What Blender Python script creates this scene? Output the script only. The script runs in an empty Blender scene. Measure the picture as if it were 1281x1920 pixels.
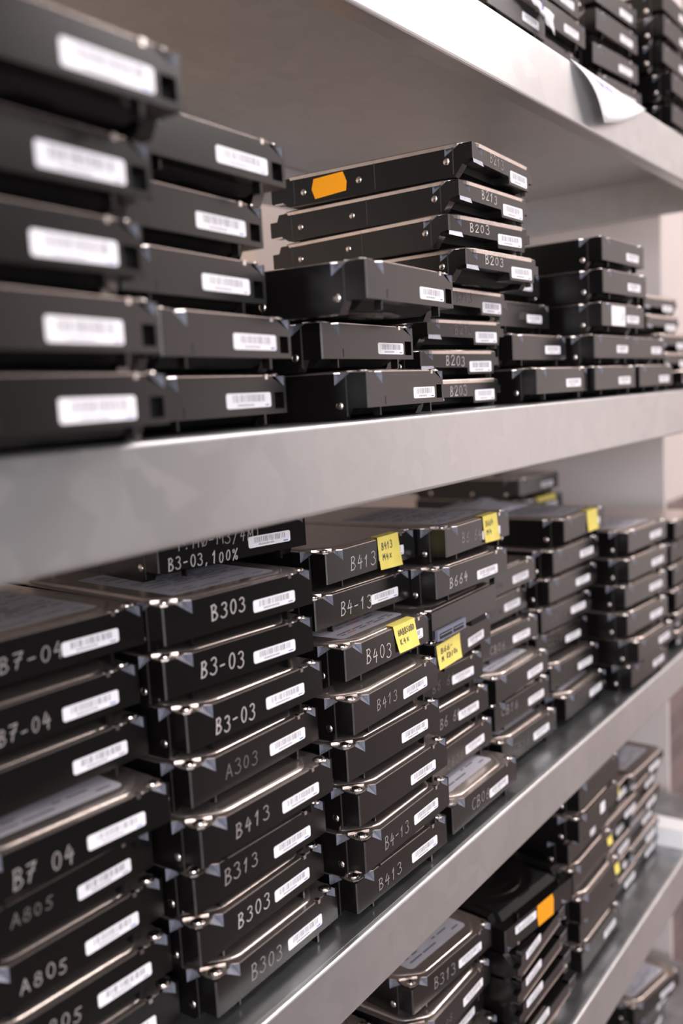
import bpy, bmesh, math, random
from mathutils import Matrix, Vector
random.seed(7)
PI = math.pi
sc = bpy.context.scene
COL = sc.collection
H0 = 1.25            # camera height above the floor (m)

# ------------------------------------------------------------------ camera
F_PX = 1766.75
psi, pit, rol = 0.94846, 0.121605, -0.0572288
fw = Vector((math.sin(psi)*math.cos(pit), math.cos(psi)*math.cos(pit), -math.sin(pit)))
r0 = Vector((math.cos(psi), -math.sin(psi), 0)); u0 = r0.cross(fw)
rt = math.cos(rol)*r0 + math.sin(rol)*u0
up = -math.sin(rol)*r0 + math.cos(rol)*u0
cam = bpy.data.cameras.new('camera'); co = bpy.data.objects.new('camera', cam); COL.objects.link(co)
co.matrix_world = Matrix(((rt.x, up.x, -fw.x, 0), (rt.y, up.y, -fw.y, 0), (rt.z, up.z, -fw.z, H0), (0, 0, 0, 1)))
cam.sensor_fit = 'HORIZONTAL'; cam.sensor_width = 24.0; cam.lens = F_PX/1281*24.0
cam.clip_start = 0.02; cam.clip_end = 60
cam.dof.use_dof = True; cam.dof.focus_distance = 0.56; cam.dof.aperture_fstop = 4.8
sc.camera = co

# ------------------------------------------------------------------ light and exposure
sc.view_settings.view_transform = 'Standard'
try: sc.view_settings.look = 'None'
except Exception: pass
sc.view_settings.gamma = 1.0; sc.view_settings.use_curve_mapping = False
sc.view_settings.exposure = 0.08
w = bpy.data.worlds.new('world'); sc.world = w; w.use_nodes = True
w.node_tree.nodes['Background'].inputs[0].default_value = (1.0, 0.87, 0.86, 1)
w.node_tree.nodes['Background'].inputs[1].default_value = 0.28
def area(name, loc, target, sx, sy, power, col):
    l = bpy.data.lights.new(name, 'AREA'); l.shape = 'RECTANGLE'; l.size = sx; l.size_y = sy
    l.energy = power; l.color = col
    o = bpy.data.objects.new(name, l); COL.objects.link(o); o.location = loc
    d = Vector(target) - Vector(loc); o.rotation_euler = d.to_track_quat('-Z', 'Y').to_euler()
    return o
# ceiling panels over the aisle and a lamp standing in for a tall bright wall at the far end of the aisle
area('broad_light', (-1.35, -1.55, H0+0.35), (0.6, 0.35, H0-0.05), 1.6, 1.5, 66, (0.95, 0.95, 1.0))  # window behind the camera, to the left
area('ceiling_tube_light', (1.75, -0.42, H0+1.38), (1.75, -0.36, H0), 2.8, 0.24, 25, (1.0, 0.93, 0.91))
area('broad_light', (4.1, -1.10, H0+0.15), (0.8, -0.1, H0+0.05), 2.6, 2.8, 22, (1.0, 0.86, 0.83))  # lamp added in place of the lit end wall
area('ceiling_panel_light', (2.35, -1.15, H0+1.38), (1.5, 0.0, H0-0.3), 1.0, 0.7, 26, (1.0, 0.91, 0.89))
# ceiling panel over the gap behind the rack
area('ceiling_panel_light', (0.95, 0.84, H0+1.40), (0.95, 0.90, H0), 1.0, 0.2, 6, (1.0, 0.92, 0.86))

# ------------------------------------------------------------------ materials
def nt(name):
    m = bpy.data.materials.new(name); m.use_nodes = True
    return m, m.node_tree, m.node_tree.nodes['Principled BSDF']
def mat(name, col, rough=0.5, metal=0.0, spec=0.5, var=0.0, scale=60, bump=0.0, bscale=300, coord='Object'):
    m, t, b = nt(name)
    b.inputs['Base Color'].default_value = (*col, 1); b.inputs['Roughness'].default_value = rough
    b.inputs['Metallic'].default_value = metal; b.inputs['Specular IOR Level'].default_value = spec
    tc = t.nodes.new('ShaderNodeTexCoord')
    if var > 0:
        n = t.nodes.new('ShaderNodeTexNoise'); n.inputs['Scale'].default_value = scale; n.inputs['Detail'].default_value = 4
        t.links.new(tc.outputs[coord], n.inputs['Vector'])
        r = t.nodes.new('ShaderNodeValToRGB')
        r.color_ramp.elements[0].position = 0.3; r.color_ramp.elements[1].position = 0.7
        r.color_ramp.elements[0].color = (*[c*(1-var) for c in col], 1); r.color_ramp.elements[1].color = (*[min(1, c*(1+var)) for c in col], 1)
        t.links.new(n.outputs['Fac'], r.inputs['Fac']); t.links.new(r.outputs['Color'], b.inputs['Base Color'])
    if bump > 0:
        n2 = t.nodes.new('ShaderNodeTexNoise'); n2.inputs['Scale'].default_value = bscale
        t.links.new(tc.outputs[coord], n2.inputs['Vector'])
        bp = t.nodes.new('ShaderNodeBump'); bp.inputs['Strength'].default_value = bump; bp.inputs['Distance'].default_value = 0.0004
        t.links.new(n2.outputs['Fac'], bp.inputs['Height']); t.links.new(bp.outputs['Normal'], b.inputs['Normal'])
    return m
def galvanised():
    m, t, b = nt('galvanised_steel')
    b.inputs['Metallic'].default_value = 0.9
    tc = t.nodes.new('ShaderNodeTexCoord')
    v = t.nodes.new('ShaderNodeTexVoronoi'); v.inputs['Scale'].default_value = 70
    n = t.nodes.new('ShaderNodeTexNoise'); n.inputs['Scale'].default_value = 9; n.inputs['Detail'].default_value = 6
    t.links.new(tc.outputs['Object'], v.inputs['Vector']); t.links.new(tc.outputs['Object'], n.inputs['Vector'])
    mx = t.nodes.new('ShaderNodeMath'); mx.operation = 'ADD'
    m1 = t.nodes.new('ShaderNodeMath'); m1.operation = 'MULTIPLY'; m1.inputs[1].default_value = 0.25
    sp = t.nodes.new('ShaderNodeSeparateColor'); t.links.new(v.outputs['Color'], sp.inputs[0])
    t.links.new(sp.outputs[0], m1.inputs[0]); t.links.new(m1.outputs[0], mx.inputs[0]); t.links.new(n.outputs['Fac'], mx.inputs[1])
    r = t.nodes.new('ShaderNodeValToRGB')
    r.color_ramp.elements[0].position = 0.35; r.color_ramp.elements[0].color = (0.53, 0.535, 0.54, 1)
    r.color_ramp.elements[1].position = 0.9; r.color_ramp.elements[1].color = (0.63, 0.63, 0.63, 1)
    t.links.new(mx.outputs[0], r.inputs['Fac']); t.links.new(r.outputs['Color'], b.inputs['Base Color'])
    r2 = t.nodes.new('ShaderNodeMapRange'); r2.inputs['To Min'].default_value = 0.30; r2.inputs['To Max'].default_value = 0.42
    t.links.new(mx.outputs[0], r2.inputs['Value']); t.links.new(r2.outputs['Result'], b.inputs['Roughness'])
    return m
M = dict(
    black=mat('black_coated_casting', (0.0042, 0.0034, 0.0034), 0.25, 0, 0.5, 0.25, 900, 0.06, 2500),
    edge=mat('casting_edge_highlight', (0.05, 0.045, 0.044), 0.4, 0.3, 0.5, 0.3, 900),  # highlight along corners and ribs is put into this lighter colour
    gusset=mat('lit_cast_pocket', (0.29, 0.30, 0.35), 0.38, 0.4, 0.5, 0.2, 500),  # overhead light on the sloped facets is put into their pale colour
    under=mat('dark_circuit_board', (0.004, 0.004, 0.004), 0.6, 0, 0.25, 0, 0.5, 0.4, 300),
    steel=mat('brushed_steel_cover', (0.68, 0.59, 0.54), 0.27, 0.92, 0.5, 0.10, 200, 0.05, 1500),
    screw=mat('bright_screw_steel', (0.80, 0.73, 0.69), 0.22, 1.0),
    paper=mat('white_label_paper', (0.92, 0.90, 0.93), 0.55, 0, 0.3, 0.03, 200),
    bar=mat('barcode_ink', (0.20, 0.19, 0.22), 0.6),
    dash=mat('blue_print', (0.08, 0.20, 0.65), 0.6), dash2=mat('purple_print', (0.35, 0.22, 0.45), 0.6),
    spec=mat('silver_grey_label', (0.50, 0.48, 0.53), 0.5, 0, 0.4, 0.06, 80),
    red=mat('red_print', (0.55, 0.12, 0.12), 0.6), text=mat('grey_print', (0.10, 0.10, 0.13), 0.6),
    yellow=mat('yellow_sticky_paper', (0.93, 0.77, 0.18), 0.6, 0, 0.3, 0.06, 120),
    orange=mat('orange_sticker_paper', (1.0, 0.37, 0.01), 0.5, 0, 0.3, 0.03, 150),
    pen=mat('pen_ink', (0.06, 0.05, 0.06), 0.6),
    purple=mat('purple_pen_ink', (0.22, 0.20, 0.50), 0.6),
    ink0=mat('faint_silver_marker', (0.17, 0.155, 0.15), 0.5), ink1=mat('silver_marker', (0.34, 0.31, 0.30), 0.5),
    ink2=mat('bright_silver_marker', (0.62, 0.57, 0.55), 0.5),
    sata=mat('blue_grey_connector', (0.16, 0.17, 0.23), 0.4), slot=mat('connector_slot', (0.004, 0.004, 0.005), 0.5),
    galv=galvanised(), deck=mat('worn_zinc_deck', (0.36, 0.37, 0.38), 0.30, 0.9, 0.5, 0.3, 35, 0.1, 200),
    wall=mat('plaster_wall_paint', (0.66, 0.59, 0.57), 0.85, 0, 0.2, 0.03, 6, 0.1, 60),
    tanwall=mat('tan_wall_paint', (0.74, 0.62, 0.52), 0.85, 0, 0.2, 0.05, 5),
    brick=None, dark_panel=mat('blue_grey_added_panel', (0.16, 0.17, 0.19), 0.8, 0, 0.2, 0.05, 5), floor=mat('brown_floor_tiles', (0.36, 0.31, 0.30), 0.3, 0, 0.5, 0.25, 12),
    ceil=mat('ceiling_paint', (0.7, 0.68, 0.66), 0.9),
    sheet=mat('white_paper_sheet', (0.90, 0.88, 0.89), 0.6, 0, 0.3),
)
def brickmat():
    m, t, b = nt('brown_brick')
    tc = t.nodes.new('ShaderNodeTexCoord'); mp = t.nodes.new('ShaderNodeMapping'); mp.inputs['Rotation'].default_value = (PI/2, 0, 0)
    br = t.nodes.new('ShaderNodeTexBrick'); br.inputs['Scale'].default_value = 5
    br.inputs['Color1'].default_value = (0.26, 0.185, 0.175, 1); br.inputs['Color2'].default_value = (0.16, 0.125, 0.125, 1); br.inputs['Mortar'].default_value = (0.24, 0.20, 0.195, 1)
    t.links.new(tc.outputs['Object'], mp.inputs['Vector']); t.links.new(mp.outputs['Vector'], br.inputs['Vector'])
    t.links.new(br.outputs['Color'], b.inputs['Base Color']); b.inputs['Roughness'].default_value = 0.8
    return m
M['brick'] = brickmat()

# ------------------------------------------------------------------ mesh helpers (dimensions of small things in mm)
class MB:
    def __init__(self, s=0.001): self.v, self.f, self.m, self.mats, self.s = [], [], [], [], s
    def mi(self, mt):
        if mt not in self.mats: self.mats.append(mt)
        return self.mats.index(mt)
    def poly(self, pts, mt):
        b = len(self.v); self.v += [tuple(p) for p in pts]; self.f.append(list(range(b, b+len(pts)))); self.m.append(self.mi(mt))
    def prism(self, pts, fn, h0, h1, mt, caps=(True, True), capm=None):
        """pts 2-D outline; fn(a,b,h)->xyz; extruded from h0 to h1"""
        A = [fn(a, b, h0) for a, b in pts]; B = [fn(a, b, h1) for a, b in pts]; n = len(pts)
        for i in range(n): j = (i+1) % n; self.poly([A[i], A[j], B[j], B[i]], mt)
        if caps[0]: self.poly(A[::-1], capm or mt)
        if caps[1]: self.poly(B, capm or mt)
    def loft(self, rings, mt, cap=True):
        for A, B in zip(rings[:-1], rings[1:]):
            n = len(A)
            for i in range(n): j = (i+1) % n; self.poly([A[i], A[j], B[j], B[i]], mt)
        if cap: self.poly(rings[-1], mt); self.poly(rings[0][::-1], mt)
    def box(self, x0, x1, y0, y1, z0, z1, mt):
        self.prism([(x0, y0), (x1, y0), (x1, y1), (x0, y1)], lambda a, b, h: (a, b, h), z0, z1, mt)
    def cyl(self, c, r, axis, h0, h1, mt, n=14, r1=None):
        r1 = r if r1 is None else r1
        def P(rad, h):
            o = []
            for k in range(n):
                a = 2*PI*k/n; p, q = rad*math.cos(a), rad*math.sin(a)
                o.append({'z': (c[0]+p, c[1]+q, h), 'x': (h, c[0]+p, c[1]+q), 'y': (c[0]+p, h, c[1]+q)}[axis])
            return o
        self.loft([P(r, h0), P(r1, h1)], mt)
    def ribbon(self, pts, wd, fn, mt):
        """flat pen stroke along 2-D pts, fn(a,b)->xyz"""
        for (a, b), (c, d) in zip(pts[:-1], pts[1:]):
            l = math.hypot(c-a, d-b)
            if l < 1e-6: continue
            tx, ty = (c-a)/l, (d-b)/l; nx, ny = -ty*wd/2, tx*wd/2; e = wd*0.35
            a2, b2, c2, d2 = a-tx*e, b-ty*e, c+tx*e, d+ty*e
            self.poly([fn(a2+nx, b2+ny), fn(a2-nx, b2-ny), fn(c2-nx, d2-ny), fn(c2+nx, d2+ny)], mt)
    def mesh(self, name, smooth=False, bevel=0):
        me = bpy.data.meshes.new(name)
        me.from_pydata([(x*self.s, y*self.s, z*self.s) for x, y, z in self.v], [], self.f)
        for k in self.mats: me.materials.append(M[k])
        me.polygons.foreach_set('material_index', self.m)
        bm = bmesh.new(); bm.from_mesh(me); bmesh.ops.remove_doubles(bm, verts=bm.verts, dist=1e-6)
        bmesh.ops.recalc_face_normals(bm, faces=bm.faces); bm.to_mesh(me); bm.free()
        if smooth: me.polygons.foreach_set('use_smooth', [True]*len(me.polygons))
        me.update(); return me
def link(name, me, parent=None):
    o = bpy.data.objects.new(name, me); COL.objects.link(o)
    if parent is not None: o.parent = parent
    return o
def tag(o, label, cat, group=None):
    o['label'] = label; o['category'] = cat
    if group: o['group'] = group
    return o
def rrect(x0, x1, z0, z1, r, n=4):
    o = []
    for cx, cz, a0 in ((x1-r, z0+r, -PI/2), (x1-r, z1-r, 0), (x0+r, z1-r, PI/2), (x0+r, z0+r, PI)):
        for k in range(n+1):
            a = a0+PI/2*k/n; o.append((cx+r*math.cos(a), cz+r*math.sin(a)))
    return o

# ------------------------------------------------------------------ the setting
def setting(name, me): o = link(name, me); o['kind'] = 'structure'; return o
def quadslab(name, x0, x1, y0, y1, z0, z1, mt):
    b = MB(1); b.box(x0, x1, y0, y1, z0, z1, mt); return setting(name, b.mesh(name))
XE = 1.175
quadslab('unseen_dark_panel', 0.10, 1.50, -0.98, -0.90, 0.0, H0+0.55, 'dark_panel')  # added unseen panel, gives near drives and lips something dark to reflect
quadslab('floor', -2.0, 4.2, -2.2, 2.2, -0.05, 0.0, 'floor')
quadslab('ceiling', -2.0, 4.2, -2.2, 2.2, 2.75, 2.80, 'ceil')
quadslab('wall_back', -2.0, 1.21, 1.00, 1.06, 0.0, 2.75, 'tanwall')
quadslab('wall_right', 1.20, 1.21, 0.358, 1.00, 0.0, 2.75, 'wall')
quadslab('wall_far', 4.2, 4.26, -2.2, 2.2, 0.0, 2.75, 'wall')
quadslab('wall_side', 1.21, 4.2, 0.50, 0.56, H0-0.22, 2.75, 'wall')
quadslab('trim_1', 1.21, 4.2, 0.49, 0.56, 0.0, H0-0.22, 'brick')

# ------------------------------------------------------------------ shelving rack
ZS = dict(T=0.236, U=-0.01266, L=-0.2997, S=-0.529, B=-0.76)
YF = dict(T=0.272, U=0.272, L=0.289, S=0.285, B=0.285)
HL = dict(T=0.043, U=0.0435, L=0.0385, S=0.044, B=0.044)
rack = bpy.data.objects.new('shelving_rack', None); COL.objects.link(rack); rack.location = (0.5, 0.45, 0)
tag(rack, 'grey galvanised steel shelving rack with deep front lips, stacked full of hard drives', 'shelving')
X0 = -0.35
for k in 'TULSB':
    z = ZS[k]+H0; yf = YF[k]; yb = 0.61; h = HL[k]; r = 0.0022; t = 0.0012
    b = MB(1)
    # folded sheet profile in y,z : front return, front lip, rounded edge, deck, back lip
    pr = [(yf+0.014, z-h+0.001)] + [(yf+r-r*math.sin(a), z-h+r-r*math.cos(a)) for a in (0, .5, 1.0, PI/2)] \
        + [(yf+r-r*math.cos(a), z-r+r*math.sin(a)) for a in (0, .4, .8, 1.2, PI/2)] + [(yb-r, z), (yb, z-r), (yb, z-h)]
    inn = [(yf+0.014, z-h+0.001+t), (yf+r, z-h+t+.0006), (yf+t, z-h+r), (yf+t, z-r-t*.3), (yf+r, z-t), (yb-r, z-t), (yb-t, z-r), (yb-t, z-h)]
    b.prism(pr + inn[::-1], lambda a, c, hh: (hh, a, c), X0, XE, 'galv')
    b.box(X0+.001, XE-.001, yf+0.004, yb-0.003, z-0.0002, z+0.00008, 'deck')
    # side lips and stiffening channels under the deck
    b.box(XE-0.004, XE, yf+0.002, yb-0.001, z-h, z-0.0012, 'galv')
    b.box(X0, X0+0.004, yf+0.002, yb-0.001, z-h, z-0.0012, 'galv')
    o = link('shelf', b.mesh('shelf'), rack); o.location = -rack.location
b = MB(1)
for i in range(2): b.box(1.030, 1.058, 0.29, 0.605, ZS['S']+H0, ZS['S']+H0+0.022, 'sheet'); break
o = link('end_rim', b.mesh('end_rim'), rack); o.location = -rack.location; o['label'] = 'pale end rim on the fourth shelf'
for x in (X0-0.03, XE+0.002):
    for y in (0.292, 0.58):
        b = MB(1)
        b.box(x, x+0.002, y, y+0.03, 0, 2.0, 'galv'); b.box(x, x+0.024, y, y+0.002, 0, 2.0, 'galv')
        o = link('upright', b.mesh('upright'), rack); o.location = -rack.location

# ------------------------------------------------------------------ hard drive parts
def pocket_face(b, A, B, D, dep, ax):
    """sloping pocket facet A,B with its upper inner corner pushed in by dep; ax(u,d,z)->xyz"""
    (ua, za), (ub, zb), (ud, zd) = A, B, D
    b.poly([ax(ua, 0, za), ax(ub, 0, zb), ax(ud, dep, zd)], 'gusset')
    b.poly([ax(ub, 0, zb), ax(ud, 0, zd), ax(ud, dep, zd)], 'gusset')
def housing_full(hole):
    b = MB(); zt, zb = 24.5, 6.1; W, L = 101.6, 147.0; c = 0.7
    fr = lambda u, d, z: (u, d, z)
    sd = lambda u, d, z: (d, u, z)
    p1 = ((8, zt), (17.5, zt-6.4), (17.5, zt)); p2 = ((91.5, zt), (99.3, zt-5.0), (99.3, zt))
    s1 = ((10, zt), (19.5, zt-6.2), (19.5, zt))
    # front face
    if hole:
        b.poly([fr(u, 0, z) for u, z in [(c, zb), (89, zb), (89, zt-0.9), p2[0], p1[2], p1[1], p1[0], (c, zt)]], 'black')
        b.poly([fr(u, 0, z) for u, z in [(89, zb), (W-c, zb), (W-c, 8.5), (89, 8.5)]], 'black')
        b.poly([fr(u, 0, z) for u, z in [(89, 8.5), (90.5, 8.5), (90.5, 16.5), (89, 16.5)]], 'black')
        b.poly([fr(u, 0, z) for u, z in [(98.6, 8.5), (W-c, 8.5), (W-c, 16.5), (98.6, 16.5)]], 'black')
        b.poly([fr(u, 0, z) for u, z in [(89, 16.5), (W-c, 16.5), (W-c, zt), p2[2], p2[1], (89, zt-0.9)]], 'black')
        q = [(90.5, 8.5), (98.6, 8.5), (98.6, 16.5), (90.5, 16.5)]
        b.prism(q, lambda u, z, h: (u, h, z), 0, 6, 'black', (False, True))
        b.box(20, 20.9, -0.12, 0.2, 7, 11.5, 'slot')
    else:
        b.poly([fr(u, 0, z) for u, z in [(c, zb), (W-c, zb), (W-c, zt), p2[2], p2[1], p2[0], p1[2], p1[1], p1[0], (c, zt)]], 'black')
    for p in (p1, p2): pocket_face(b, *p, 5.0, fr)
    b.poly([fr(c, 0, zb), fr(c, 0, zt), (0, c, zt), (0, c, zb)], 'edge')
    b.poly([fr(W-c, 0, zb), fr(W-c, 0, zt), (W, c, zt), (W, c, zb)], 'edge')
    # left side with its pocket, right side, rear
    b.poly([sd(u, 0, z) for u, z in [(c, zb), (L, zb), (L, zt), s1[2], s1[1], s1[0], (c, zt)]], 'black')
    pocket_face(b, *s1, 5.0, sd)
    b.poly([(W, c, zb), (W, L, zb), (W, L, zt), (W, c, zt)], 'black')
    b.poly([(0, L, zb), (W, L, zb), (W, L, zt), (0, L, zt)], 'black')
    top = [(c, 0), (p1[0][0], 0), (17.5, 5), (17.5, 0), (p2[0][0], 0), (99.3, 5), (99.3, 0), (W-c, 0), (W, c), (W, L), (0, L), (0, 19.5), (5, 19.5), (0, 10), (0, c)]
    b.poly([(x, y, zt) for x, y in top], 'black')
    b.poly([(x, y, zb) for x, y in [(c, 0), (W-c, 0), (W, c), (W, L), (0, L), (0, c)]][::-1], 'black')
    # side rails with sloped noses, board pan, ribs
    for x0, x1 in ((0, 7.5), (W-7.5, W)):
        b.prism([(13, zb), (16, 0), (136, 0), (140, zb)], lambda u, z, h: (h, u, z), x0, x1, 'black')
    pan = lambda k, z: [(10+k, 9+2*k, z), (91.6-k, 9+2*k, z), (91.6-k, 118-k, z), (10+k, 118-k, z)]
    b.loft([pan(3, 2.4), pan(0, 6.1)], 'under')
    b.box(81.5, 83, 0.6, 5, 1.0, zb, 'black'); b.box(17.5, 18.5, 2, 6, 1.6, zb, 'black')
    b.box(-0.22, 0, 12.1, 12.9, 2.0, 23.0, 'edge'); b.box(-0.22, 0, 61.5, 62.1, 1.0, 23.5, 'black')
    # spindle bulge with concentric rings on the underside
    for rr, z0, z1 in ((45, 2.7, 2.2), (36, 2.4, 1.5), (27, 1.5, 1.0), (14, 1.0, 0.35)):
        b.cyl((50.8, 60), rr+1.5, 'z', z0, z1, 'black', 40, rr)
    # connector block at the rear
    b.box(20, 44, 141, 147.3, 2.0, 6.0, 'under')
    return b.mesh('housing_full')
def housing_slim():
    b = MB(); W, L, zt = 101.6, 147.0, 18.5
    p1 = ((4.5, zt), (15, zt-6), (15, zt)); s1 = ((8, zt), (18, zt-6), (18, zt))
    fr = lambda u, d, z: (u, d, z); sd = lambda u, d, z: (d, u, z)
    low = [(2.6, 9.0), (15, 9.0), (16, 8.0), (58, 7.6), (59, 3.0), (94, 3.0), (94, 4.2), (95, 8.8)]
    b.poly([fr(u, 0, z) for u, z in low + [(101.6, 8.8), (101.6, 14.6), (97.5, 14.6), (97.5, zt), (15, zt), p1[1], p1[0], (2.6, zt)]], 'black')
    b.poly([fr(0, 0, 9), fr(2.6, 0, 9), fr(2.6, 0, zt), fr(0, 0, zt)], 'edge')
    pocket_face(b, *p1, 5.0, fr); pocket_face(b, *s1, 4.5, sd)
    b.poly([sd(u, 0, z) for u, z in [(0, 9.0), (5, 8.6), (12, 0), (132, 0), (138, 4.0), (147, 4.0), (147, 14), (141, 14), (139, zt), (18, zt), s1[1], s1[0], (0, zt)]], 'black')
    b.poly([(W, u, z) for u, z in [(0, 9.0), (5, 8.6), (12, 0), (132, 0), (138, 4.0), (147, 4.0), (147, zt), (6, zt), (6, 14.6), (0, 14.6)]], 'black')
    b.poly([(0, 0, zt), (4.5, 0, zt), (15, 5, zt), (15, 0, zt), (97.5, 0, zt), (97.5, 6, zt), (W, 6, zt), (W, 139, zt), (0, 139, zt), (0, 18, zt), (4.5, 18, zt), (0, 8, zt)], 'black')
    b.poly([(97.5, 0, 14.6), (W, 0, 14.6), (W, 6, 14.6), (97.5, 6, 14.6)], 'gusset')
    b.poly([(97.5, 6, 14.6), (W, 6, 14.6), (W, 6, zt), (97.5, 6, zt)], 'black'); b.poly([(97.5, 0, 14.6), (97.5, 6, 14.6), (97.5, 6, zt), (97.5, 0, zt)], 'black')
    # underside of the front and casting floor
    ln = [(0, 9.0)] + low + [(101.6, 8.8)]
    for (a, za), (c2, zc) in zip(ln[:-1], ln[1:]):
        b.poly([(a, 0, za), (c2, 0, zc), (c2, 11, zc), (a, 11, za)], 'black')
    b.poly([(0, 11, 5), (W, 11, 5), (W, 147, 5), (0, 147, 5)], 'under')
    b.box(7, W-7, 10.5, 11, 3.6, 9.2, 'under')
    for x0, x1 in ((0.05, 7), (W-7, W-0.05)):
        b.prism([(5, 8.6), (12, 0), (132, 0), (138, 4.0), (138, 6), (12, 8)], lambda u, z, h: (h, u, z), x0, x1, 'black')
    pan = lambda k, z: [(10+k, 14+2*k, z), (91.6-k, 14+2*k, z), (91.6-k, 128-k, z), (10+k, 128-k, z)]
    b.loft([pan(3, 1.6), pan(0, 5.0)], 'under')
    for rr, z0, z1 in ((38, 1.6, 1.0), (15, 1.0, 0.4)): b.cyl((50.8, 62), rr+1.5, 'z', z0, z1, 'black', 36, rr)
    # pale corner wedge
    b.poly([(1, 0, 9.1), (15.2, 0, 9.1), (15.4, -0.9, 6.0), (-0.6, -0.9, 6.4)], 'gusset')
    b.poly([(1, 0, 9.1), (-0.6, -0.9, 6.4), (0.2, 6, 6.4), (0.2, 6, 9.0)], 'black'); b.poly([(-0.6, -0.9, 6.4), (15.4, -0.9, 6.0), (15.4, 6, 6.4), (0.2, 6, 6.4)], 'under')
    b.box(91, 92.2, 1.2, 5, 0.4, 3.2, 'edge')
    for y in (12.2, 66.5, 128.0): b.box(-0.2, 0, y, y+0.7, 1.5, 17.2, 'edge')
    # rear end tongue and contacts
    b.box(8, 94, 147, 150.5, 6.5, 12.5, 'black'); b.box(3, 14, 143, 149, 4.5, 9.5, 'under'); b.box(1, 5, 138, 145, 3, 6, 'screw')
    return b.mesh('housing_slim')
def cham(x0, x1, y0, y1, cf, cr, z):
    """rounded outline: front corner chamfers cf, rear cr"""
    o = []
    def arc(p, q, rr, n=5):
        return [(p[0]+(q[0]-p[0])*k/n, p[1]+(q[1]-p[1])*k/n) for k in range(n+1)]
    pts = [(x0+cf, y0), (x1-cf, y0), (x1, y0+cf), (x1, y1-cr), (x1-cr, y1), (x0+cr, y1), (x0, y1-cr), (x0, y0+cf)]
    # soften every corner with a short curve
    n = len(pts); out = []
    for i in range(n):
        p0, p1, p2 = pts[i-1], pts[i], pts[(i+1) % n]
        d = 5.0
        def toward(a, bb, dd):
            l = math.hypot(bb[0]-a[0], bb[1]-a[1]); dd = min(dd, l*0.45); return (a[0]+(bb[0]-a[0])*dd/l, a[1]+(bb[1]-a[1])*dd/l)
        a, c2 = toward(p1, p0, d), toward(p1, p2, d)
        for k in range(5):
            t = k/4; out.append(((1-t)**2*a[0]+2*t*(1-t)*p1[0]+t*t*c2[0], (1-t)**2*a[1]+2*t*(1-t)*p1[1]+t*t*c2[1], z))
    return out
def cover_full():
    b = MB()
    fl = [(17.5, .4), (81.5, .4), (83, 1.6), (86, 1.6), (87.5, .5), (90, .6), (92, 2.2), (94, 3.0), (96.5, 2.6), (99.5, 3.6), (100.9, 6), (100.2, 9.5), (100.9, 13), (100.9, 138), (96, 144), (5, 144), (.7, 139), (.7, 20), (2.2, 17), (2.6, 13.5), (1.2, 11), (.8, 7), (1.4, 3.2), (4, 1.2), (8, .9), (11, 1.6), (13, 3.4), (15, 3.2)]
    b.prism(fl, lambda x, y, z: (x, y, z), 24.3, 24.95, 'steel')
    prof = [(0, 24.9), (.25, 25.25), (.6, 25.55), (1.1, 25.8), (1.8, 25.97), (2.8, 26.05)]
    b.loft([cham(4.5+k, 97.2-k, 3.6+k, 140-k, 15-k*.3, 12, z) for k, z in prof], 'steel')
    # second pressed step in the dome
    b.loft([cham(13, 88, 12, 130, 16, 14, 26.04), cham(14, 87, 13, 129, 16, 14, 25.7), cham(15, 86, 14, 128, 16, 14, 25.7)][::-1], 'steel', False)
    # pressed recess lip round the corner and folded hook on the front edge
    b.prism([(3.5, 13.6), (13.2, 5.4), (14.0, 6.3), (4.4, 14.5)], lambda x, y, z: (x, y, z), 24.9, 25.75, 'steel')
    b.box(83.2, 85.2, -0.25, 0.6, 23.0, 24.9, 'screw'); b.box(82.8, 85.6, -0.25, 2.4, 24.7, 25.2, 'screw')
    return b.mesh('cover_full')
def cover_slim():
    b = MB()
    def ring(k, z):
        x0, x1, y0, y1 = .4+k, 96.8-k, .5+k, 138-k; o = []
        for cx, cy, r, a0 in ((x1-6, y0+6, 6, -PI/2), (x1-6, y1-6, 6, 0), (x0+8, y1-8, 8, PI/2), (x0+16, y0+12, 0, 0)):
            if r:
                for i in range(6): a = a0+PI/2*i/5; o.append((cx+r*math.cos(a), cy+r*math.sin(a), z))
            else:
                for i in range(9): a = PI+PI/2*i/8; o.append((x0+14+14*math.cos(a), y0+12+12*math.sin(a), z))
        return o
    b.loft([ring(-.5, 16.9), ring(-.6, 18.9), ring(-.1, 19.6), ring(1.4, 19.95)], 'steel')
    b.prism([(80, .4), (84, .4), (85, 1.6), (90, 1.6), (91, .4), (97.2, .6), (97.2, 4), (80, 4)], lambda x, y, z: (x, y, z), 18.5, 18.9, 'steel')
    return b.mesh('cover_slim')
def screw_mesh():
    b = MB()
    b.cyl((0, 0), 4.0, 'z', 0, 0.35, 'screw', 18, 3.7); b.cyl((0, 0), 2.9, 'z', 0.35, 1.0, 'screw', 18, 2.7); b.cyl((0, 0), 2.7, 'z', 1.0, 1.3, 'screw', 18, 1.9)
    b.cyl((0, 0), 1.0, 'z', 1.305, 1.32, 'slot', 6)
    return b.mesh('cover_screw')
def stud_mesh():
    b = MB()
    prof = [(2.3, 0), (2.2, -.25), (1.7, -.6), (1.0, -.85), (.4, -.95)]
    b.loft([[(h, r*math.cos(2*PI*k/14), r*math.sin(2*PI*k/14)) for k in range(14)] for r, h in prof], 'screw')
    return b.mesh('mounting_stud', True)
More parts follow.
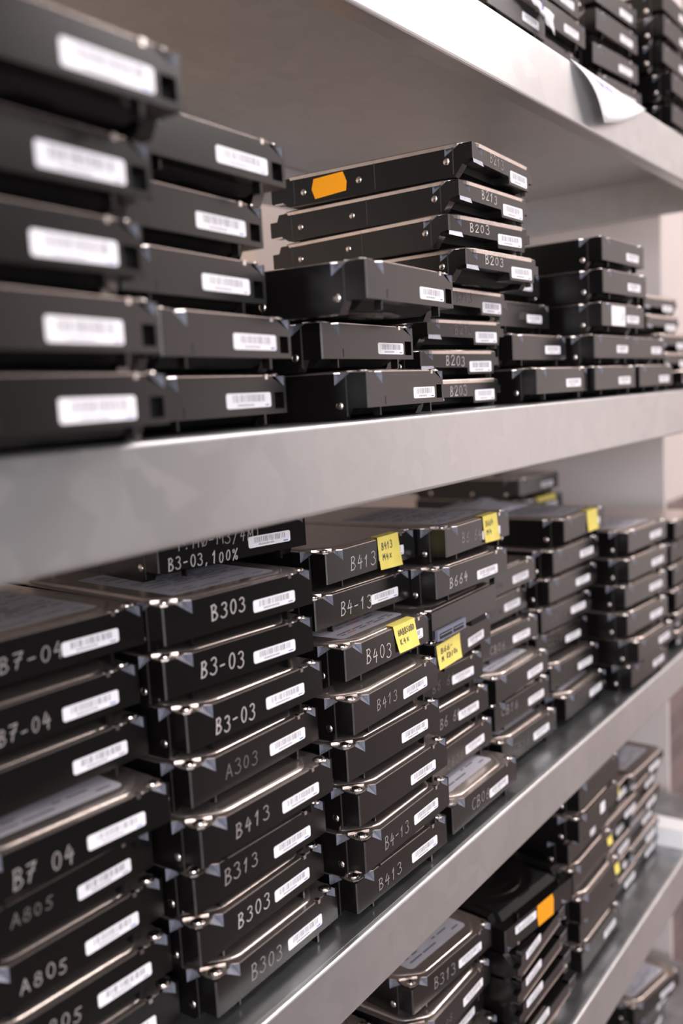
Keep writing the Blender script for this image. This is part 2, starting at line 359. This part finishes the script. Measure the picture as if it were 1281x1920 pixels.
def label_mesh(u0, u1, v0, v1, var):
    """barcode sticker on the front face: slab plus printed bars and digits; z measured in mm"""
    b = MB(); rnd = random.Random(var)
    b.prism(rrect(u0, u1, v0, v1, 1.2), lambda u, z, h: (u, h, z), 0.0, -0.16, 'paper')
    w_ = u1-u0; x = u0+w_*0.14; zt = v1-0.12*(v1-v0); zl = v0+0.40*(v1-v0)
    while x < u0+w_*0.86:
        t = rnd.choice((.25, .25, .4, .55)); b.poly([(x, -.18, zl), (x+t, -.18, zl), (x+t, -.18, zt), (x, -.18, zt)], 'bar'); x += t+rnd.choice((.3, .4, .5, .9))
    x = u0+w_*0.24
    while x < u0+w_*0.60:
        b.poly([(x, -.18, v0+.9), (x+.5, -.18, v0+.9), (x+.5, -.18, v0+1.9), (x, -.18, v0+1.9)], 'bar'); x += .95
    dm = 'dash' if var % 2 == 0 else 'dash2'
    b.poly([(u1-5.2, -.18, v0+.7), (u1-1.8, -.18, v0+.7), (u1-1.8, -.18, v0+1.3), (u1-5.2, -.18, v0+1.3)], dm)
    return b.mesh('barcode_label')
def top_label_mesh(z, var):
    b = MB(); rnd = random.Random(var)
    b.prism(rrect(16, 86, 12, 96, 4), lambda x, y, h: (x, y, h), z-0.02, z+0.02, 'spec')
    y = 17
    while y < 90:
        x = 22
        while x < 78:
            l = rnd.uniform(3, 16); b.poly([(x, y, z+.03), (min(x+l, 82), y, z+.03), (min(x+l, 82), y+1.3, z+.03), (x, y+1.3, z+.03)], rnd.choice(['text', 'text', 'spec', 'red' if var == 1 else 'text'])); x += l+rnd.uniform(1.5, 5)
        y += rnd.choice((3, 3, 5, 9))
    return b.mesh('top_label')
def sata_mesh():
    b = MB()
    b.box(56, 98, 147, 149.0, 4.2, 11.4, 'sata')
    b.box(60, 75, 148.9, 149.2, 5.4, 9.0, 'slot'); b.box(77.5, 95, 148.9, 149.2, 5.4, 9.0, 'slot')
    b.box(61, 75, 149.0, 149.7, 7.6, 8.3, 'sata'); b.box(78, 95, 149.0, 149.7, 7.6, 8.3, 'sata')
    return b.mesh('data_connector')
ME = dict(fullA=housing_full(True), fullB=housing_full(False), slim=housing_slim(), cfull=cover_full(), cslim=cover_slim(), screw=screw_mesh(), stud=stud_mesh(), sata=sata_mesh())
TL = [top_label_mesh(26.05, 0), top_label_mesh(26.05, 1), top_label_mesh(19.95, 0)]
_lab = {}
def label_me(u0, u1, v0, v1, var):
    k = (u0, u1, v0, v1, var)
    if k not in _lab: _lab[k] = label_mesh(*k)
    return _lab[k]

# handwriting: pen strokes in a unit box
def arcp(cx, cy, rx, ry, a0, a1, n=9):
    return [(cx+rx*math.cos(math.radians(a0+(a1-a0)*k/n)), cy+ry*math.sin(math.radians(a0+(a1-a0)*k/n))) for k in range(n+1)]
GL = {
 'B': [[(.12, -.04), (.12, 1.0)], [(.05, .95), (.35, 1.02), (.52, .82), (.38, .58), (.14, .52), (.48, .46), (.62, .22), (.42, .0), (.08, -.02)]],
 '3': [arcp(.3, .77, .24, .23, 150, -80, 8)+arcp(.3, .25, .3, .28, 80, -150, 9)],
 '0': [arcp(.32, .5, .24, .46, 80, 440, 14)],
 'O': [arcp(.34, .5, .26, .42, 80, 440, 14), [(.15, .05), (.55, .95)]],
 '4': [[(.3, 1.0), (.06, .4), (.6, .46)], [(.46, .75), (.42, -.05)]],
 '1': [[(.12, .68), (.34, 1.0), (.28, 0.0)]],
 '7': [[(.05, .92), (.6, .96), (.32, .5), (.2, 0)], [(.12, .5), (.5, .55)]],
 'A': [[(.0, 0.), (.32, 1.0), (.62, 0.)], [(.12, .36), (.5, .36)]],
 '8': [arcp(.32, .76, .2, .22, -90, 270, 10), arcp(.32, .27, .26, .27, 90, 450, 10)],
 '5': [[(.58, 1.0), (.2, .96), (.14, .58)]+arcp(.26, .3, .28, .3, 100, -140, 8)],
 '-': [[(.08, .46), (.5, .5)]], 'C': [arcp(.4, .5, .34, .48, 50, 310, 12)],
 '6': [[(.5, 1.0), (.2, .6)]+arcp(.32, .26, .24, .26, 160, -200, 12)],
 '2': [[(.06, .78)]+arcp(.3, .76, .24, .24, 160, -20, 6)+[(.08, .02), (.62, .06)]],
 '.': [[(.2, .0), (.26, .08)]], ',': [[(.22, .08), (.14, -.14)]],
 '%': [arcp(.14, .8, .12, .14, 0, 360, 8), [(.6, 1.0), (.08, 0.)], arcp(.52, .2, .12, .16, 0, 360, 8)],
 'M': [[(.04, 0), (.1, 1), (.34, .4), (.6, 1), (.66, 0)]], '/': [[(.1, -.1), (.5, 1.1)]],
 ')': [arcp(.0, .5, .36, .62, -70, 70, 6)], 'T': [[(.05, 1), (.6, 1)], [(.3, 1), (.3, 0)]],
 'x': [[(.05, .6), (.5, 0)], [(.5, .62), (.05, 0)]], 'K': [[(.1, 0), (.1, 1)], [(.55, 1), (.12, .45), (.6, 0)]],
 'H': [[(.1, 0), (.1, 1)], [(.55, 0), (.55, 1)], [(.1, .5), (.55, .5)]], 'D': [[(.1, 0), (.1, 1), (.5, .8), (.55, .3), (.1, 0)]], 'R': [[(.1, 0), (.1, 1), (.5, .8), (.12, .5), (.6, 0)]], ' ': [],
}
def write(b, s, u0, v0, u1, v1, h, fn, mt, wd, seed=0):
    rnd = random.Random(seed); n = len(s); L = math.hypot(u1-u0, v1-v0); cw = L/n; dx, dy = (u1-u0)/L, (v1-v0)/L
    for i, ch in enumerate(s):
        j = rnd.uniform(-.07, .07)*h; k = rnd.uniform(.92, 1.08); sl = rnd.uniform(.05, .26)
        for st in GL.get(ch, []):
            pts = []
            for a, c2 in st:
                x = i*cw + a*cw*1.12*k + c2*sl*h*.5; y = c2*h*k + j
                pts.append((u0+x*dx-y*dy*0, v0+x*dy+y))
            b.ribbon(pts, wd, fn, mt)

# ------------------------------------------------------------------ placement (x, y of the front left corner in dm from the camera, turn in rad), top drive first
ST = {
 'U1':[(1.421,2.283,0.021),(1.415,2.411,0.059),(1.399,2.439,0.084),(1.513,2.420,0.160),(1.535,2.495,0.100)],
 'U2':[(2.597,2.748,0.050),(2.554,2.832,0.086),(2.565,2.817,0.112),(2.650,2.719,0.143),(2.747,2.905,0.088)],
 'U3':[(3.815,2.512,0.085),(3.928,2.880,0.064),(4.074,2.712,0.117)],
 'U4':[(5.248,2.660,0.067),(5.247,2.759,0.001),(5.210,2.821,-0.078),(5.313,2.766,-0.034),(5.400,3.000,0.020),(5.370,3.090,-0.050),(5.330,3.130,-0.060),(5.350,3.070,0.000)],
 'U5':[(6.460,3.220,0.000),(6.500,3.140,0.020),(6.500,3.020,0.000),(6.520,2.850,0.000)],
 'U6':[(7.634,2.737,-0.013),(7.604,2.725,-0.027),(7.660,2.760,-0.020),(7.588,2.805,0.022),(7.573,2.800,0.000)],
 'U7':[(8.660,2.855,0.000),(8.660,2.784,0.000)],
 'U8':[(9.953,3.139,-0.040),(9.990,3.130,-0.040),(10.255,3.060,0.000),(10.280,3.040,0.000),(10.436,2.900,0.000)],
 'L1':[(1.982,3.410,-0.076),(1.896,3.354,-0.044),(1.926,3.348,-0.033),(1.853,3.204,-0.089),(1.853,3.265,0.001),(1.892,3.283,-0.021),(1.876,3.273,-0.053),(1.902,3.274,-0.055)],
 'L2':[(3.310,3.547,-0.195),(2.985,3.195,-0.106),(2.977,3.209,-0.112),(3.023,3.137,-0.047),(3.002,3.117,0.007),(2.958,3.034,-0.025),(2.964,3.111,-0.029),(2.964,3.106,0.008),(2.998,3.051,0.010)],
 'L3':[(4.418,3.303,-0.004),(4.314,3.328,-0.040),(4.264,3.093,0.010),(4.145,2.972,0.032),(4.092,2.994,-0.021),(4.115,2.945,-0.000),(4.097,2.910,0.022),(4.088,2.978,-0.020)],
 'L4':[(5.455,3.069,0.020),(5.324,3.083,-0.031),(5.254,3.089,0.030),(5.375,3.140,0.093),(5.216,3.282,-0.049),(5.230,3.227,-0.023),(5.253,3.178,0.016),(5.208,2.971,0.008)],
 'L5':[(6.356,3.289,0.000),(6.386,3.393,0.000),(6.448,3.373,-0.048),(6.326,3.174,0.009),(6.423,3.242,-0.017),(6.358,3.158,-0.017)],
 'L6':[(7.714,3.161,0.008),(7.564,3.206,-0.026),(7.572,3.254,-0.047),(7.508,3.306,-0.063),(7.546,3.377,-0.077),(7.569,3.262,-0.058),(7.585,3.137,0.006)],
 'L7':[(8.760,2.950,-0.055),(8.710,2.936,-0.060),(8.694,2.969,-0.091),(8.656,2.940,-0.077),(8.686,2.848,-0.035),(8.699,2.923,-0.037)],
 'L8':[(10.35,2.975,0.0),(10.35,3.02,0.0),(10.36,3.0,0.0),(10.35,2.975,0.0),(10.37,2.99,0.0),(10.36,2.98,0.0)],
 'LB':[(9.780,4.530,-0.050),(9.860,4.500,-0.030)],
 'T1':[(6.389,3.076,-0.001),(6.359,3.126,0.000)],
 'T2':[(7.570,3.240,0.000),(7.560,3.208,-0.020),(7.550,3.250,0.000),(7.560,3.200,0.000)],
 'T3':[(8.929,3.212,-0.05),(8.879,3.192,-0.05),(8.950,3.254,-0.09),(9.019,3.238,-0.08),(9.019,3.200,0.000)],
 'T4':[(10.28,3.0,0.0),(10.23,2.979,0.0),(10.25,2.997,0.0),(10.402,2.954,0.0),(10.588,3.01,0.0),(10.5,3.0,0.0)],
 'S0':[(3.858,3.443,0.040),(3.878,3.473,0.000),(3.828,3.473,0.000),(3.868,3.473,0.000)],
 'S1':[(4.980,3.214,-0.090),(4.922,3.120,-0.001),(4.955,3.204,0.001),(5.023,3.127,-0.001),(4.900,3.200,0.000)],
 'S2':[(6.056,3.044,-0.128),(6.066,2.953,0.040),(6.044,2.952,0.023),(6.083,2.964,-0.001),(6.064,2.918,-0.002),(6.150,3.050,0.000)],
 'S3':[(7.385,2.958,0.000),(7.347,2.951,0.011),(7.397,3.076,0.000),(7.396,3.039,0.000),(7.411,2.980,0.000),(7.504,3.033,0.000),(7.486,3.013,0.000)],
 'S5':[(8.442,3.197,-0.001),(8.451,3.151,-0.018),(8.454,3.220,0.007),(8.447,3.201,0.000),(8.535,3.199,-0.001),(8.541,3.183,-0.006)],
 'S4':[(9.24,3.157,-0.05),(9.25,3.18,0.0),(9.22,3.15,0.0),(9.25,3.21,0.0),(9.23,3.17,0.0),(9.25,3.19,0.0)],
 'B1':[(9.429,3.213,-0.200),(9.549,3.213,-0.050),(9.479,3.213,0.000)],
}
SLIM = {'U4', 'U8', 'S4', 'S5'}
TF, TS = 26.09, 20.0
SHELF = dict(T='top shelf', U='second shelf', L='third shelf', S='fourth shelf', B='bottom shelf')
NTH = ['first', 'second', 'third', 'fourth', 'fifth', 'sixth', 'seventh', 'eighth', 'ninth']
STK = {}
for k, names in dict(T=['T1', 'T2', 'T3', 'T4'], U=['U%d' % i for i in range(1, 9)], L=['L%d' % i for i in range(1, 9)], S=['S0', 'S1', 'S2', 'S3', 'S5', 'S4']).items():
    for i, n in enumerate(names): STK[n] = NTH[i]+' stack'
STK['LB'] = 'rear stack'; STK['B1'] = 'only visible stack'
TX = [('L2',0,'B3-03,100%',5.6,-17.5,51.6,-19.0,6.3,2),('L2',0,'T.MO-M3/4M)',11.4,-8.0,68.5,-9.6,6.1,1),('L2',1,'B303',28.6,-12.4,53.2,-11.7,7.3,2),
 ('L2',2,'B3-03',21.2,-13.6,51.2,-13.7,7.8,2),('L2',3,'B3-03',18.0,-15.2,47.6,-15.3,7.8,2),('L2',4,'A303',24.1,-13.0,50.1,-13.1,7.1,0),('L2',5,'B413',22.6,-12.7,49.7,-12.4,7.1,1),
 ('L2',6,'B313',19.7,-12.4,46.4,-12.1,7.2,1),('L2',7,'B303',27.2,-12.2,54.3,-13.2,7.6,2),('L2',8,'B303',24.8,-13.1,51.7,-15.1,7.6,1),
 ('L3',0,'B413',24.2,-14.2,54.3,-14.9,7.9,2),('L3',1,'B4-13',23.8,-13.8,58.3,-15.4,7.8,2),('L3',2,'B403',21.1,-13.9,51.3,-15.9,8.2,2),('L3',3,'B413',24.7,-12.2,50.1,-11.8,6.5,1),
 ('L3',6,'B4-13',20.5,-13.7,49.7,-13.7,6.9,1),('L3',7,'B413',21.4,-14.3,48.1,-14.0,6.7,1),
 ('L4',0,'B6 64',22.9,-12.0,54.2,-13.8,7.0,1),('L4',1,'B664',16.6,-13.8,42.9,-13.2,6.9,2),('L4',4,'B6 64',30.1,-13.2,62,-12.2,6.8,0),('L4',5,'B6 64',28.9,-12.7,59.5,-11.9,6.8,1),
 ('L4',6,'CB06',27.9,-15.3,53.3,-15.9,6.1,0),('L4',7,'CB06',27.1,-13.5,56.2,-13.1,7.4,1),('L5',0,'CB06',13.6,-12.5,39.0,-13.3,5.0,0),('L5',1,'CB16',31.6,-13.2,53.2,-13.2,5.2,0),
 ('L5',2,'CB06',16.5,-15.2,42.8,-14.9,6.5,1),('L5',4,'CB16',9.6,-9.3,42.2,-10.0,6.8,1),('L5',5,'CB06',18.2,-12.2,48.8,-14.2,6.4,0),
 ('L6',1,'CB16',22.1,-10.2,52.4,-11.3,5.2,0),('L6',2,'CC14',22.5,-12.6,49.5,-13.0,5.7,0),('L6',3,'CB16',15.6,-12.1,50.7,-12.2,5.7,0),('L6',4,'CC16',19.6,-11.0,52.1,-11.3,5.8,0),
 ('L1',0,'B7-04',25.2,-13.4,58.0,-13.5,6.6,1),('L1',1,'B7-04',26.7,-15.4,53.6,-15.0,6.5,1),('L1',3,'B7 04',20.8,-16.0,50.7,-15.7,7.3,1),('L1',4,'A805',23.5,-9.5,45.8,-10.6,5.4,0),
 ('L1',5,'A805',21.7,-13.8,46.7,-15.9,6.2,1),('L1',6,'A805',27.3,-11.0,50.8,-13.5,5.9,1),
 ('U4',0,'B213',26.7,-7.1,50.7,-8.4,5.2,1),('U4',1,'B213',30.1,-7.8,53.6,-8.4,5.3,2),('U4',2,'B203',24.4,-7.8,49.6,-7.9,5.2,2),('U4',3,'B203',24.7,-7.5,51.3,-7.6,5.3,2),
 ('U4',4,'B213',22.4,-8.2,46.2,-7.6,5.9,0),('U4',5,'B213',33.2,-8.5,57.2,-8.3,6.0,0),('U4',6,'B203',30.3,-9.0,56.3,-9.7,6.4,2),('U4',7,'B203',24.5,-9.6,50.1,-9.5,6.3,2),
 ('U5',1,'AB04',40.5,-12.3,60.5,-12.2,4.9,0),('S1',0,'B313',24.9,-12.5,53.1,-14.4,7.7,1),('S1',1,'47 08',17.4,-12.3,42.1,-13.5,4.9,0)]
# sticky notes on the fronts: corners (u,v) TL,TR,BR,BL and pencilled lines
NOTE = {('L3',0):([(55.3,1.6),(80.1,1.6),(82.5,-20.5),(56.1,-19.5)],['B413','M4x']), ('L3',2):([(52.6,1.6),(78.6,1.6),(82.0,-16.7),(57.2,-16.4)],['HABB50BD','K4x']),
 ('L4',0):([(56.1,1.6),(79.6,1.6),(81.7,-18.6),(57.0,-17.6)],['B664','M4']), ('L4',3):([(0.5,0.0),(41.0,-0.4),(40.7,-18.0),(2.2,-17.2)],['B66-','M KD70x']),
 ('L6',0):([(54.5,1.6),(80.5,1.6),(81.6,-17.6),(54.6,-17.4)],[]), ('LB',1):([(30,1.6),(80,1.6),(80,-5),(30,-4)],[]),
 ('S3',3):([(84,-3),(96,-3),(96,-11),(84,-10)],[]), ('S3',4):([(84,-3),(96,-3),(96,-13),(84,-12)],[]), ('S5',0):([(44,1.2),(58,1.2),(58,-8),(44,-7)],[])}
ORANGE = {('U4',0), ('S2',0)}
WLAB = {('U1',i):(50,88,-15.6,-7.4) for i in range(5)}
WLAB.update({('U2',i):(51,87,-14.9,-7.8) for i in range(5)})
WLAB[('U1',3)] = (42,80,-15.8,-7.4); WLAB[('U1',4)] = (46,83,-15.8,-7.4)
for i in range(8): WLAB[('U4',i)] = (61,91,-14.0,-6.6) if i != 2 else (59,90,-13.0,-6.2)
NOLAB = {('L4',2), ('S3',0), ('S3',1), ('S3',2), ('S3',3), ('S3',4), ('S3',5)}
TOPL = {('L1',0):0, ('L1',3):0, ('L1',5):0, ('L3',2):1, ('L4',0):0, ('L4',7):0, ('L5',3):0, ('L5',5):0, ('L6',0):0, ('L6',6):0, ('L7',0):0, ('S1',0):0, ('S1',3):0, ('S4',0):2, ('B1',0):0, ('L2',0):0, ('L2',1):0, ('S0',0):0, ('L8',1):0}
REAR = {('L4',2)}
def drive(stk, i, x, y, a, zb, slim, flip=False, rear=False, hole=False, label=''):
    """one hard drive; zb is the height of its underside (m)"""
    H = TS if slim else TF; top = 18.5 if slim else 24.5
    t = bpy.data.objects.new('hard_drive', None); COL.objects.link(t)
    ca, sa = math.cos(a), math.sin(a)
    px, py, pz, rot = x*0.1, y*0.1, zb, (0, 0, a)
    if flip: px += ca*0.1016; py += sa*0.1016; pz += H*0.001; rot = (0, PI, a)
    if rear: px += ca*0.1016-sa*0.147; py += sa*0.1016+ca*0.147; rot = (0, 0, a+PI)
    t.location = (px, py, pz); t.rotation_euler = rot
    tag(t, label, 'hard drive', 'hard drives on the '+SHELF[stk[0]])
    t.empty_display_size = 0.01
    hs = link('housing', ME['slim'] if slim else ME['fullA' if hole else 'fullB'], t)
    cv = link('cover', ME['cslim'] if slim else ME['cfull'], t)
    for sx in ((4.2, 92.5) if slim else (6.0, 95.8)):
        s = link('cover_screw', ME['screw'], cv); s.location = (sx*.001, (5 if not slim else 6)*.001*(1.2 if sx < 50 else .9), (24.95-.2 if not slim else 18.55)*.001)
        if slim: s.scale = (.7, .7, .9)
    for d, z in (((17, 9.5), (78.5, 9.0), (121, 8.0)) if slim else ((17, 7.6), (61, 7.4), (118.5, 7.4))):
        s = link('side_screw', ME['stud'], hs); s.location = (0, d*.001, z*.001)
    key = (stk, i)
    if key not in NOLAB:
        u0, u1, v0, v1 = WLAB.get(key, (57, 87.3, -14.6, -8.2))
        o = link('barcode_label', label_me(u0, u1, top+v0, top+v1, (i*3+len(stk)+ord(stk[0])+ord(stk[1])) % 6), t)
        if key not in WLAB:
            rn = random.Random(stk+str(i)); o.location = (rn.uniform(-.0022, .0022), 0, rn.uniform(-.0010, .0012))
    if rear: link('data_connector', ME['sata'], t)
    if key in TOPL: link('top_label', TL[TOPL[key]], cv)
    fn = lambda u, z: (u, -0.14, z)
    lines = [q for q in TX if q[0] == stk and q[1] == i]
    if lines:
        b = MB()
        for q in lines: write(b, q[2], q[3], top+q[4], q[5], top+q[6], q[7], fn, 'ink%d' % q[8], 0.62 if q[8] else 0.55, hash_(stk, i))
        link('handwritten_mark', b.mesh('handwritten_mark'), hs)
    if key in NOTE:
        (tl, tr, br, bl), words = NOTE[key]; b = MB(); N = 6
        def P(s, q, off=0.0):
            u = (tl[0]*(1-s)+tr[0]*s)*(1-q)+(bl[0]*(1-s)+br[0]*s)*q; v = (tl[1]*(1-s)+tr[1]*s)*(1-q)+(bl[1]*(1-s)+br[1]*s)*q
            return (u, -0.3-1.3*q*q-0.25*math.sin(PI*s)-off, top+v)
        for n in range(N):
            for m_ in range(N): b.poly([P(n/N, m_/N), P((n+1)/N, m_/N), P((n+1)/N, (m_+1)/N), P(n/N, (m_+1)/N)], 'yellow')
        if tl[1] > 0: b.poly([P(0, 0), P(1, 0), (tr[0]+1, 6, top+1.7), (tl[0]+1, 6, top+1.7)], 'yellow')
        for n, wd in enumerate(words):
            write(b, wd, 0.14, 0.60-0.32*n, 0.40+0.065*len(wd), 0.62-0.32*n, 0.20, lambda s, q: P(s, 1-q, .12), 'pen', 0.028, n+3)
        link('sticky_note', b.mesh('sticky_note'), t)
    if key == ('U4', 0):
        b = MB(); pg = [(112.4, 15.0), (89.9, 16.2), (87.3, 9.8), (88.1, 4.0), (111.9, 2.2), (114.3, 8.6)]
        b.prism(pg, lambda d, z, h: (h, d, z), -0.24, -0.36, 'orange')
        link('orange_sticker', b.mesh('orange_sticker'), t)
    if key == ('S2', 0):
        b = MB(); pg = [(101.6-46, 6.6), (101.6-69, 6.3), (101.6-71, 12), (101.6-70, 24.2), (101.6-47, 24.2), (101.6-45.5, 15)]
        b.prism(pg, lambda u, z, h: (u, h, z), -0.2, -0.36, 'orange')
        link('orange_sticker', b.mesh('orange_sticker'), t)
    if key == ('U6', 2):
        b = MB(); b.prism(rrect(21, 53, 6.6, 23, 1), lambda u, z, h: (u, h, z), 0, -.16, 'paper')
        b.ribbon([(44, 13), (46, 11), (48, 17), (46, 15)], 0.9, lambda u, z: (u, -.2, z), 'text'); link('paper_label', b.mesh('paper_label'), t)
    if key in {('S3', 1), ('S3', 2)}:
        b = MB(); b.prism(rrect(52, 64, 10, 20, 2), lambda u, z, h: (u, h, z), 0, -.16, 'paper'); link('paper_label', b.mesh('paper_label'), t)
    return t
def hash_(s, i): return sum(ord(c)*(k+3) for k, c in enumerate(s))*31+i*17
for stk, rows in ST.items():
    n = len(rows); z = (ZS[stk[0]]+H0)+0.0002; slim = stk in SLIM
    if stk == 'LB': z += 0.1*(2.997-1.05-.245-.2609)          # the rear stack stands on the drives built below
    hs = []
    for i in range(n-1, -1, -1):
        sl = slim or (stk == 'S2' and i > 0) or (stk == 'L8' and i > 3)
        hs.append((i, z, sl)); z += (TS if sl else TF)*.001
    for i, zb, sl in sorted(hs):
        x, y, a = rows[i]
        pos = 'top' if i == 0 else ('bottom' if i == n-1 else (NTH[i]+' from top' if i < n/2 else NTH[n-1-i]+' from bottom'))
        mk = next((q[2] for q in TX if q[0] == stk and q[1] == i), None)
        d = ('slim ' if sl else '')+'black hard drive'
        if (stk, i) in REAR: d = 'black hard drive turned, data connector showing'
        elif (stk, i) in ORANGE: d += ' with orange sticker'
        elif mk and (stk, i) in NOTE: d += ' marked %s under yellow note' % mk.split()[0]
        elif (stk, i) in NOTE: d += ' with yellow note'
        elif mk: d += ' marked %s' % mk.replace(' ', '')
        elif stk == 'S2': d += ' upside down'
        lab = '%s, %s of %s from left, %s' % (d, pos, STK[stk], SHELF[stk[0]])
        if len(lab.split()) > 16 or stk in ('LB', 'B1'): lab = lab.replace(' from left', '')
        drive(stk, i, x, y, a, zb, sl, flip=(stk == 'S2'), rear=(stk, i) in REAR, hole=stk in ('U1', 'U2', 'U3'),
              label=lab)
# drives that carry the rear stack on the third shelf
zz = ZS['L']+H0+0.0002; need = 0.1*(2.997-1.05-.245-.2609); k = 0
seq = [TF]*5 + [(need*1000-5*TF)]
for k, hgt in enumerate(seq[:5]):
    drive('LB', 2+k, 9.84, 4.52, -.03, zz, False, label='black hard drive in rear stack, %s from bottom, third shelf' % NTH[k]); zz += TF*.001

# ------------------------------------------------------------------ loose papers
def sheet(name, fn, nu, nv, mt, label, cat, strokes=(), smt='purple'):
    b = MB(1)
    for i in range(nu):
        for j in range(nv): b.poly([fn(i/nu, j/nv), fn((i+1)/nu, j/nv), fn((i+1)/nu, (j+1)/nv), fn(i/nu, (j+1)/nv)], mt)
    me = b.mesh(name, True); o = link(name, me)
    md = o.modifiers.new('thickness', 'SOLIDIFY'); md.thickness = 0.00025; md.offset = 0
    if strokes:
        c = MB(1)
        for st in strokes: c.ribbon(st, 0.012, lambda s, q: tuple(p+d for p, d in zip(fn(s, q), (-.0002, -.0006, .0003))), smt)
        link('pen_scribble', c.mesh('pen_scribble'), o)
    return tag(o, label, cat)
zT = ZS['T']+H0
def paper_fn(s, q):
    # sheet lying on the shelf with one corner folded down over the lip: s along the edge, q from the edge outwards
    ex, ey = 0.699+s*0.176, 0.2716
    if True:
        w_ = (1-abs(s-0.0)) if s > .999 else 1
        # outer edge points: from the left end to the dipping corner, then back up to the right end
        cx, cy, cz = 0.7414, 0.262, 0.1975
        rx, ry, rz = 0.873, 0.2712, 0.236
        ox, oy, oz = cx+(rx-cx)*s, cy+(ry-cy)*s, cz+(rz-cz)*s - 0.004*math.sin(PI*s)
        bx, by, bz = ex, ey, 0.2366
        return (bx+(ox-bx)*q, by+(oy-by)*q-0.004*math.sin(PI*q)*(1-s), H0+bz+(oz-bz)*q+0.003*math.sin(PI*q)*(1-s))
sc_ = [[(.16+.05*k, .34+.06*math.sin(k*2.1)), (.19+.05*k, .22), (.2+.05*k, .4)] for k in range(5)]
sheet('paper_sheet', paper_fn, 10, 8, 'sheet', 'white paper sheet with purple scribble hanging over the lip of the top shelf', 'paper', sc_)
zc = ZS['L']+H0+7*TF*.001+.0006
rc = random.Random(5)
nz = [[rc.uniform(0, .006) for _ in range(9)] for _ in range(9)]
def crump(s, q):
    i, j = min(int(s*8+.5), 8), min(int(q*8+.5), 8); e = math.sin(PI*s)*math.sin(PI*q)
    return (0.788+0.074*s, 0.385+0.075*q, zc+0.0008+nz[i][j]*e+0.005*e)
sheet('crumpled_paper', crump, 8, 8, 'spec', 'crumpled pale paper lying on top of the sixth stack, third shelf', 'paper')
zt1 = ZS['T']+H0+2*TF*.001+.0006
def torn(s, q):
    i, j = min(int(s*8+.5), 8), min(int(q*8+.5), 8)
    x = 0.694+0.046*s; d = q*(0.028+0.010*s*s)
    y, z = (0.325-d, zt1+.0004+nz[i][j]*.5) if d < 0.020 else (0.305-.0015-nz[i][j]*.4-.002, zt1-(d-.020)*(.4+.7*s)+nz[j][i]*.3)
    return (x, y, z)
sheet('torn_label', torn, 8, 8, 'sheet', 'crumpled torn white label draped over the first stack on the top shelf', 'label', [[(.3+.1*k, .75), (.36+.1*k, .85)] for k in range(5)])
